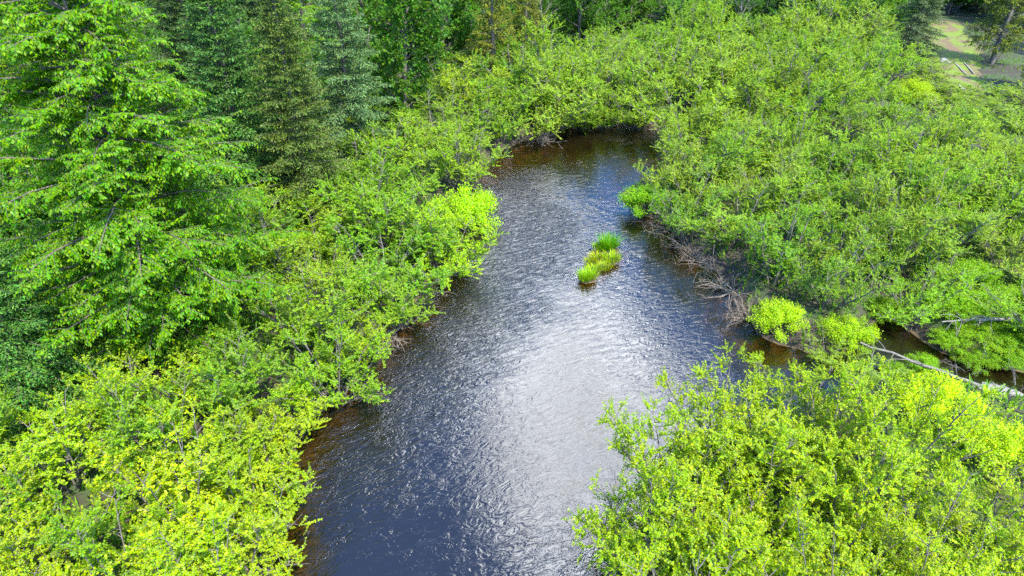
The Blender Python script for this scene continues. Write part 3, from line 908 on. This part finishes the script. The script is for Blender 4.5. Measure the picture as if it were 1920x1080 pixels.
# ------------------------------------------------------------------ dead wood
TW = "bare grey brush along the right bank"
BRUSH = [dead_branches(141), dead_branches(142, 40, 1.3, 0.7), dead_branches(143, 32, 1.4, 1.2, r0=0.016)]


def brush(k, px, py, label, s=1.0, z=0.15, rz=0.0, group=None, me=None):
    p = at(px, py, z)
    o = mesh_obj("dead_shrub", me or BRUSH[k])
    o.location = (p[0], p[1], z - 0.1)
    o.rotation_euler = (0, 0, rz)
    o.scale = (s, s, s)
    tag(o, label, "dead shrub", group)
    return o


brush(1, 1262, 425, "bare dead shrub next to the green domed bush on the point", 0.98, 0.2, 0.5, TW)
brush(0, 1300, 462, "dense grey brush at the water edge, uppermost big tangle", 1.13, 0.2, 1.5, TW)
brush(1, 1342, 490, "brown brush tangle in the middle of the right bank", 1.08, 0.2, 2.9, TW)
brush(2, 1378, 540, "bare arching branches between the brush tangles and golden bush", 1.03, 0.2, 4.0, TW)
brush(0, 1405, 590, "drooping dead branches touching the water beside the round golden bush", 0.9, 0.2, 5.0, TW)
brush(0, 1005, 258, "dead brush overhanging the brown water at left of the bend", 1.25, 0.15, 0.3)
brush(2, 1240, 236, "reddish dead brush at the right of the river bend", 1.1, 0.15, 2.0)
brush(2, 715, 628, "exposed roots and dead branches under the left bank alders", 0.9, 0.1, 2.2)
brush(1, 765, 575, "dead twigs over dark water on the left bank", 0.9, 0.1, 3.6)
brush(0, 660, 735, "bare twigs at a gap in the near left bank", 0.7, 0.1, 0.9)
brush(2, 1118, 1010, "bare pale twigs reaching over the water at the near right bank", 1.0, 0.15, 3.4, me=dead_branches(144, 20, 1.5, 1.5, M_BLEACH, r0=0.011, name="pale_twigs"))
brush(2, 1172, 930, "bare pale twigs beside the near right alder edge, second clump upstream", 0.95, 0.3, 1.4, me=dead_branches(145, 16, 1.4, 2.0, M_BLEACH, r0=0.010, name="pale_twigs"))


def trunk_log(name, a, b, r0, r1, za, zb, label, cat, twigs, seed, root=False):
    """a fallen bleached trunk from a to b (its thin end) with the stubs of its branches"""
    rng = np.random.default_rng(seed)
    A, B = at(*a, za), at(*b, zb)
    r = link(bpy.data.objects.new(name, None))
    r.location = A
    tag(r, label, cat)
    d = B - A
    L = np.linalg.norm(d)
    pts = np.array([d * f for f in np.linspace(0, 1, 12)]) + rng.normal(0, 0.02, (12, 3))
    tb = Tubes(); tb.add(pts, np.linspace(r0, r1, 12) * rng.uniform(0.92, 1.08, 12), 8)
    mesh_obj("trunk", tb.mesh(name + "_trunk", M_BLEACH), r)
    bt = Tubes()
    u = d / L
    s = np.cross(u, UP); s /= np.linalg.norm(s)
    for k in range(twigs):
        f = rng.uniform(0.12, 0.98)
        (p,), _ = along(pts, [f])
        dr = s * rng.uniform(-1, 1) + UP * rng.uniform(-0.5, 0.7) + u * rng.uniform(0.1, 0.7)
        b_ = curve(p, dr, rng.uniform(0.35, 0.95), 5, rng, (0, 0, -0.7), 0.2)
        bt.add(b_, np.linspace(0.014, 0.005, 5), 4)
        for _ in range(3):
            (p1,), (d1,) = along(b_, [rng.uniform(0.3, 0.9)])
            bt.add(curve(p1, d1 + rng.normal(0, 0.6, 3), rng.uniform(0.12, 0.35), 3, rng, (0, 0, -0.2), 0.1), [0.006, 0.005, 0.003], 3)
    mesh_obj("branch", bt.mesh(name + "_branch", M_BLEACH), r)
    if root:
        rt = Tubes()
        for k in range(14):
            az = rng.uniform(0, 6.28)
            dr = (s * math.cos(az) + UP * math.sin(az)) * 0.9 - u * rng.uniform(0.1, 0.9)
            rt.add(curve(-u * 0.02, dr, rng.uniform(0.3, 0.7), 5, rng, (0, 0, -0.4), 0.3), np.linspace(0.045, 0.008, 5), 5)
        mesh_obj("root_plate", rt.mesh(name + "_root", M_BLEACH), r)
    return r


trunk_log("fallen_tree", (1893, 598), (1765, 602), 0.07, 0.022, 0.95, 0.85, "bleached fallen trunk with root plate lying over the creek plants", "fallen tree", 16, 151, True)
trunk_log("fallen_log", (1835, 722), (1615, 642), 0.06, 0.035, 0.25, 0.45, "long pale log lying slantwise across the creek", "log", 7, 152)
for px, py, s, k, lb_ in [(1800, 700, 0.55, 2, "bare white twigs standing in the creek beside the long pale log"), (1832, 695, 0.6, 2, "forked white dead stem rising from creek at the log end"), (1910, 725, 0.6, 0, "bent dead stem at the creek edge past the log end")]:
    brush(k, px, py, lb_, s, 0.1, px * 0.1, me=dead_branches(160 + k + px, 5, 1.6, 3.5, M_BLEACH, r0=0.014, name="white_twigs"))

# ------------------------------------------------------------------ grass islet in the river
ISL = "grass tufts on the river islet"
TUF = [(1140, 465, 0, 1.15, (0.10, 0.34, 0.004), "tall deep green grass tuft at the upstream end of the river islet"),
       (1124, 466, 1, 0.7, (0.22, 0.46, 0.004), "small bright tuft left of the tallest islet grass"),
       (1146, 488, 1, 0.85, (0.26, 0.46, 0.006), "yellow green grass tuft on the right edge of the islet"),
       (1118, 486, 2, 0.9, (0.30, 0.42, 0.012), "short yellowed grass tuft in the middle of the islet"),
       (1108, 492, 2, 0.8, (0.28, 0.44, 0.008), "short yellow tuft on the left edge of the islet"),
       (1132, 500, 1, 0.75, (0.28, 0.44, 0.008), "yellowish tuft on the islet just behind the front clump"),
       (1112, 508, 2, 0.85, (0.26, 0.46, 0.008), "thin tuft joining the islet middle and front clump"),
       (1097, 524, 0, 0.8, (0.22, 0.48, 0.004), "bright green grass clump at the downstream tip of the islet"),
       (1106, 520, 1, 0.7, (0.26, 0.48, 0.004), "smaller lime tuft right beside the downstream islet clump")]
for px, py, k, s, c, lb_ in TUF:
    p = at(px, py, 0.06)
    o = mesh_obj("grass_tuft", TUFTS[k]); o.location = (p[0], p[1], max(0.02, gz(p[0], p[1]))); o.rotation_euler = (0, 0, px); o.scale = (s * 1.1, s * 1.1, s * 0.85); o.color = (c[0] * 0.85, c[1] * 0.75, c[2], 1)
    tag(o, lb_, "grass", ISL)

# ------------------------------------------------------------------ path, boards and stones
pm, t, out = material("path_earth")
geo = t.n('ShaderNodeNewGeometry')
n_a = t.noise(geo.outputs['Position'], 0.9, 5, 0.6); n_b = t.noise(geo.outputs['Position'], 9, 5, 0.7)
c = t.mix(n_b, (0.06, 0.038, 0.016, 1), (0.145, 0.095, 0.05, 1))
c = t.mix(t.smooth(n_a, 0.42, 0.58), c, (0.09, 0.135, 0.006, 1))
p = t.n('ShaderNodeBsdfPrincipled'); t.put(p.inputs['Base Color'], c); p.inputs['Roughness'].default_value = 0.95
t.link(p.outputs[0], out.inputs[0])
pc = [at(x, y, 0.5)[:2] for x, y in [(1812, 185), (1800, 150), (1792, 125), (1795, 100), (1790, 82), (1775, 62), (1770, 40)]]
pw = [1.1, 1.3, 1.5, 1.7, 1.8, 1.6, 1.3]
V, Q = [], []
nseg = 40
pc = np.array(pc)
ctr, cd = along(np.c_[pc, np.zeros(len(pc))], np.linspace(0, 0.999, nseg))
cw = np.interp(np.linspace(0, 1, nseg), np.linspace(0, 1, len(pw)), pw)
for i in range(nseg):
    s = np.array([cd[i][1], -cd[i][0]])
    for j in range(9):
        q = ctr[i][:2] + s * cw[i] * (j / 4 - 1) * (1 + 0.12 * math.sin(i * 1.7 + j * 0.2))
        V.append((q[0], q[1], gz(q[0], q[1]) + 0.03 * math.sin(j / 8 * math.pi) + 0.012))
    if i:
        for j in range(8):
            a = (i - 1) * 9 + j
            Q.append((a, a + 1, a + 10, a + 9))
structure(mesh_obj("path", quads_to_mesh("path", V, Q, pm, True)))

gr_c = (0.20, 0.23, 0.012)


def board(px0, py0, px1, py1, wd, label, th=0.05):
    A, B = at(px0, py0, 0.5), at(px1, py1, 0.5)
    d = B - A; L = np.linalg.norm(d); u = d / L; s = np.array([u[1], -u[0], 0])
    me = bpy.data.meshes.new("board")
    import bmesh
    bm = bmesh.new()
    bmesh.ops.create_cube(bm, size=1)
    bmesh.ops.scale(bm, vec=(L, wd, th), verts=bm.verts)
    bmesh.ops.bevel(bm, geom=bm.edges[:], offset=0.008, segments=1)
    bm.to_mesh(me); bm.free(); me.materials.append(M_PLANK)
    o = mesh_obj("board", me)
    c = (A + B) / 2
    o.location = (c[0], c[1], gz(c[0], c[1]) + 0.08)
    o.rotation_euler = (0, 0, math.atan2(u[1], u[0]))
    tag(o, label, "board", "old boards by the path")


board(1800, 160, 1808, 174, 0.22, "wide grey board lying at the foot of the path")
board(1790, 118, 1812, 140, 0.08, "long thin board beside the bare earth of the path")
board(1808, 118, 1826, 138, 0.07, "thin board in the shade of the dark path cedar")


def stone(px, py, s, label, seed):
    import bmesh
    rng = random.Random(seed)
    bm = bmesh.new()
    bmesh.ops.create_icosphere(bm, subdivisions=2, radius=1)
    for v in bm.verts:
        v.co *= 1 + rng.uniform(-0.13, 0.13)
        v.co.z *= 0.6
    me = bpy.data.meshes.new("stone"); bm.to_mesh(me); bm.free(); me.materials.append(M_STONE)
    p = at(px, py, 0.5)
    o = mesh_obj("stone", me); o.location = (p[0], p[1], gz(p[0], p[1]) + 0.3 * s); o.scale = (s * 1.3, s, s); o.rotation_euler = (0, 0, seed)
    tag(o, label, "stone", "stones by the path")


stone(1768, 116, 0.35, "grey rock where the grass meets the dirt path", 1)
stone(1776, 118, 0.22, "smaller grey rock touching the larger path rock", 2)

# pale gravel bar beside the creek
bm_, t, out = material("gravel_bar")
geo = t.n('ShaderNodeNewGeometry')
vor = t.n('ShaderNodeTexVoronoi'); vor.inputs['Scale'].default_value = 14; t.link(geo.outputs['Position'], vor.inputs['Vector'])
p = t.n('ShaderNodeBsdfPrincipled'); t.put(p.inputs['Base Color'], t.mix(t.noise(geo.outputs['Position'], 6, 4), (0.09, 0.075, 0.06, 1), (0.24, 0.22, 0.195, 1))); p.inputs['Roughness'].default_value = 0.9
bp = t.n('ShaderNodeBump'); bp.inputs['Distance'].default_value = 0.03; t.put(bp.inputs['Height'], vor.outputs['Distance']); t.link(bp.outputs[0], p.inputs['Normal']); t.link(p.outputs[0], out.inputs[0])
V, Q = [], []
A, B = at(1815, 726)[:2], at(1925, 740)[:2]
for i in range(21):
    for j in range(9):
        f, k = i / 20, j / 8 * 2 - 1
        wd = 0.42 * math.sin(math.pi * (0.06 + 0.88 * f)) * (1 + 0.2 * math.sin(i * 1.9))
        q = A + (B - A) * f + np.array([0.1, 1.0]) * k * wd
        V.append((q[0], q[1], 0.09 * (1 - k * k) * math.sin(math.pi * (0.03 + 0.94 * f)) - 0.02))
for i in range(20):
    for j in range(8):
        a = i * 9 + j
        Q.append((a, a + 9, a + 10, a + 1))
structure(mesh_obj("gravel_bank", quads_to_mesh("gravel_bank", V, Q, bm_, True)))

# ------------------------------------------------------------------ the thickets


def inside(x, y, poly):
    return sdist([x], [y], poly)[0] < 0


ORD = ["first", "second", "third", "fourth", "fifth", "sixth", "seventh", "eighth", "ninth", "tenth", "eleventh", "twelfth", "thirteenth", "fourteenth", "fifteenth", "sixteenth", "seventeenth", "eighteenth", "nineteenth", "twentieth"]
ORD += ["twenty-" + o for o in ORD[:9]] + ["thirtieth"] + ["thirty-" + o for o in ORD[:9]] + ["fortieth"] + ["forty-" + o for o in ORD[:9]] + ["fiftieth"] + ["fifty-" + o for o in ORD[:9]]
n_shrubs = 0


def thicket(name, px_poly, zc, spacing, height, palette, seed, order, sparse=0.15, gap=(), minsd=-0.25, world=None):
    """alder shrubs over the region whose crowns fill this outline"""
    global n_shrubs
    r = random.Random(seed)
    poly = np.array(world) if world is not None else np.array([at(x, y, zc)[:2] for x, y in px_poly])
    lo, hi = poly.min(0), poly.max(0)
    pts = []
    for _ in range(5200):
        x, y = r.uniform(lo[0], hi[0]), r.uniform(lo[1], hi[1])
        s = spacing(y)
        if any((x - a) ** 2 + (y - b) ** 2 < s * s for a, b in pts):
            continue
        if any((x - a) ** 2 + (y - b) ** 2 < (rr + 0.35 * s) ** 2 for a, b, rr in placed):
            continue
        if any((x - a) ** 2 + (y - b) ** 2 < rr * rr for a, b, rr in gap):
            continue
        if not inside(x, y, poly):
            continue
        if sdist([x], [y], RIVER_S)[0] < minsd:
            continue
        pts.append((x, y))
    rows = {}
    for x, y in pts:
        sd = sdist([x], [y], RIVER_S)[0]
        k = min(int(sd / (spacing(y) * 1.15)), 20)
        rows.setdefault(k, []).append((x, y, sd))
    for k, row in rows.items():
        row.sort(key=lambda q: q[1] if order == 'upstream' else q[0])
        rw = "waterside row" if k == 0 else ORD[k] + " row back"
        for i, (x, y, sd) in enumerate(row):
            s = spacing(y)
            h = height(x, y) * r.uniform(0.72, 1.18)
            kind = SPARSE[r.randrange(3)] if r.random() < sparse else ALDERS[r.randrange(7)]
            pal = palette(y) if callable(palette) else palette
            c = jitter(pal[r.randrange(len(pal))], r)
            sc = s / 1.72 * r.uniform(0.92, 1.14)
            o = plant("alder_shrub", kind, (x, y, gz(x, y) - 0.03), r.uniform(0, 6.28), (sc, sc, h / 3.0), c, (r.uniform(-0.08, 0.08), r.uniform(-0.08, 0.08)))
            tone = "yellow-green" if c[0] / c[1] > 0.68 else "mid-green" if c[0] / c[1] < 0.6 else "light green"
            way = "going upstream" if order == 'upstream' else "from the left"
            tag(o, f"{tone} alder in the {name}, {rw}, {ORD[i]} {way}", "shrub", f"alders of the {name}")
            n_shrubs += 1


near_right = [(1355, 775), (1520, 735), (1640, 780), (1720, 850), (1800, 905), (1980, 950), (2050, 1200), (1150, 1200), (1125, 1060), (1170, 960), (1200, 880), (1275, 805)]
thicket("near right thicket", near_right, 1.7, lambda y: 1.55, lambda x, y: 3.05 if y < 15 else 2.4, C_FRESH, 201, 'upstream', 0.22, minsd=0.25)
right = [(1290, 310), (1385, 250), (1420, 215), (1560, 190), (1690, 215), (1850, 255), (2020, 270), (2060, 560), (1900, 545), (1760, 545), (1640, 570), (1560, 620), (1480, 560), (1425, 545), (1370, 470), (1310, 400), (1270, 350)]
thicket("right thicket", right, 1.8, lambda y: 1.75 + max(0, y - 16) * 0.028, lambda x, y: 3.1 + 0.02 * max(0, y - 20), C_ALDER + C_PALE, 202, 'upstream', 0.22, minsd=-0.1)
thicket("brushy strip by the creek mouth", [(1480, 640), (1560, 600), (1650, 640), (1700, 690), (1600, 700), (1500, 690)], 0.8, lambda y: 1.2, lambda x, y: 1.1, C_PALE, 206, 'upstream', 0.6, minsd=-0.3)
far = [(1000, 190), (1010, 130), (1090, 95), (1200, 70), (1330, 60), (1450, 70), (1560, 62), (1640, 90), (1660, 110), (1670, 180), (1560, 185), (1420, 208), (1320, 205), (1240, 228), (1100, 230), (1040, 232)]
thicket("far thicket", far, 2.0, lambda y: 2.7, lambda x, y: 3.9, C_ALDER + C_PALE, 203, 'left', 0.12, minsd=-0.35)
left = [(1020, 215), (965, 250), (915, 300), (845, 380), (820, 450), (800, 520), (705, 590), (650, 675), (570, 740), (490, 820), (455, 920), (430, 1020), (420, 1200), (-60, 1200), (-60, 800), (150, 720), (260, 690), (330, 610),
        (400, 530), (450, 470), (560, 440), (640, 370), (690, 310), (740, 260), (820, 200), (880, 160), (1000, 140)]
gapc = at(215, 960, 0.4)
thicket("left bank thicket", left, 1.6, lambda y: 1.7 + max(0, y - 10) * 0.036, lambda x, y: 2.5 + 0.04 * max(0, y - 8), lambda y: C_FRESH + C_ALDER[:2] if y < 13 else C_ALDER + C_FRESH[1:2], 204, 'upstream', 0.15, gap=[(gapc[0], gapc[1], 1.3)], minsd=-0.45)
und = [(60, 720), (330, 640), (480, 480), (650, 380), (740, 250), (960, 160), (1000, 100), (700, 150), (400, 330), (0, 600)]
thicket("forest edge undergrowth", und, 0.8, lambda y: 2.6, lambda x, y: 1.9, [(0.09, 0.18, 0.016), (0.08, 0.16, 0.016)], 205, 'upstream', 0.1)
thicket("forest understory", None, 1.5, lambda y: 3.3, lambda x, y: 4.4, [(0.06, 0.17, 0.010), (0.075, 0.19, 0.010), (0.05, 0.14, 0.012)], 208, 'left', 0.05, world=[(-40, 14), (-16, 15), (-13.5, 30), (-11, 38), (-9, 50), (6, 58), (30, 58), (33, 66), (46, 66), (46, 74), (-50, 76), (-44, 40)])
thicket("path side thicket", [(1700, 190), (1720, 140), (1760, 130), (1790, 190), (1840, 195), (1870, 170), (1990, 200), (1990, 240), (1850, 225)], 1.0, lambda y: 2.0, lambda x, y: 1.2, C_PALE, 207, 'left', 0.3)

# ------------------------------------------------------------------ ferns and ground cover
FW = ["nearest the water", "in the middle of the grassy gap", "at the back of the grassy gap", "beside the leftmost near alder", "under the fresh yellow bush", "at the front of the grassy gap"]
for (px, py), wh in zip([(260, 985), (215, 960), (200, 905), (165, 1000), (300, 930), (230, 1040)], FW):
    p = at(px, py, 0.5)
    o = mesh_obj("fern", FERN); o.location = (p[0], p[1], gz(p[0], p[1])); o.rotation_euler = (0, 0, px); o.scale = (0.6, 0.6, 0.6); o.color = (*jitter((0.09, 0.21, 0.008), R_), 1)
    tag(o, "feathery green fern " + wh, "fern", "ferns in the grassy gap")

rng = np.random.default_rng(301)
N = 130000
yy = rng.uniform(0, 1, N) ** 1.5 * 62 + 3
xx = rng.uniform(-1, 1, N) * (yy * 0.80 + 6)
sd = sdist(xx, yy, RIVER_S)
dpath = np.min(np.hypot(xx[:, None] - ctr[None, :, 0], yy[:, None] - ctr[None, :, 1]) - cw[None, :] * 0.7, axis=1)
keep = (sd > 0.12) & ((dpath > 0) | (rng.uniform(0, 1, N) < 0.06)) & (wave_noise(xx * 0.8, yy * 0.8) + rng.normal(0, 0.4, N) > -0.25)
xx, yy = xx[keep], yy[keep]
zz = ground_z(xx, yy)
n = len(xx)
a = rng.uniform(0, 2 * math.pi, n)
l = rng.uniform(0.14, 0.42, n)[:, None]
P = np.stack([xx, yy, zz - 0.02], 1)
hd = np.stack([np.cos(a), np.sin(a), np.zeros(n)], 1)
D = norm(UP + hd * rng.uniform(0.2, 1.4, n)[:, None])
S = np.stack([-np.sin(a), np.cos(a), np.zeros(n)], 1) * rng.uniform(0.010, 0.030, n)[:, None]
V = np.stack([P - S * 0.6, P + S * 0.6, P + D * l * 0.6 + S, P + D * l * 0.6 - S], 1)
V2 = np.stack([P + D * l * 0.6 - S, P + D * l * 0.6 + S, P + D * l + hd * l * 0.25 + S * 0.1, P + D * l + hd * l * 0.25 - S * 0.1], 1)
V = np.concatenate([V.reshape(-1, 3), V2.reshape(-1, 3)])
gc = mesh_obj("ground_cover", quads_to_mesh("ground_cover", V, np.arange(len(V)).reshape(-1, 4), M_GRASS))
gc.color = (0.07, 0.17, 0.006, 1)
gc['kind'] = 'stuff'
print("shrubs", n_shrubs, "leaves/alder", len(ALDERS[0][0][1].polygons), "beech", len(BEECHES[0][0][1].polygons), "spruce", len(SPRUCES[0][0][1].polygons), "broad", len(BROADS[0][0][1].polygons), "cedar", len(CEDARS[0][0][1].polygons))
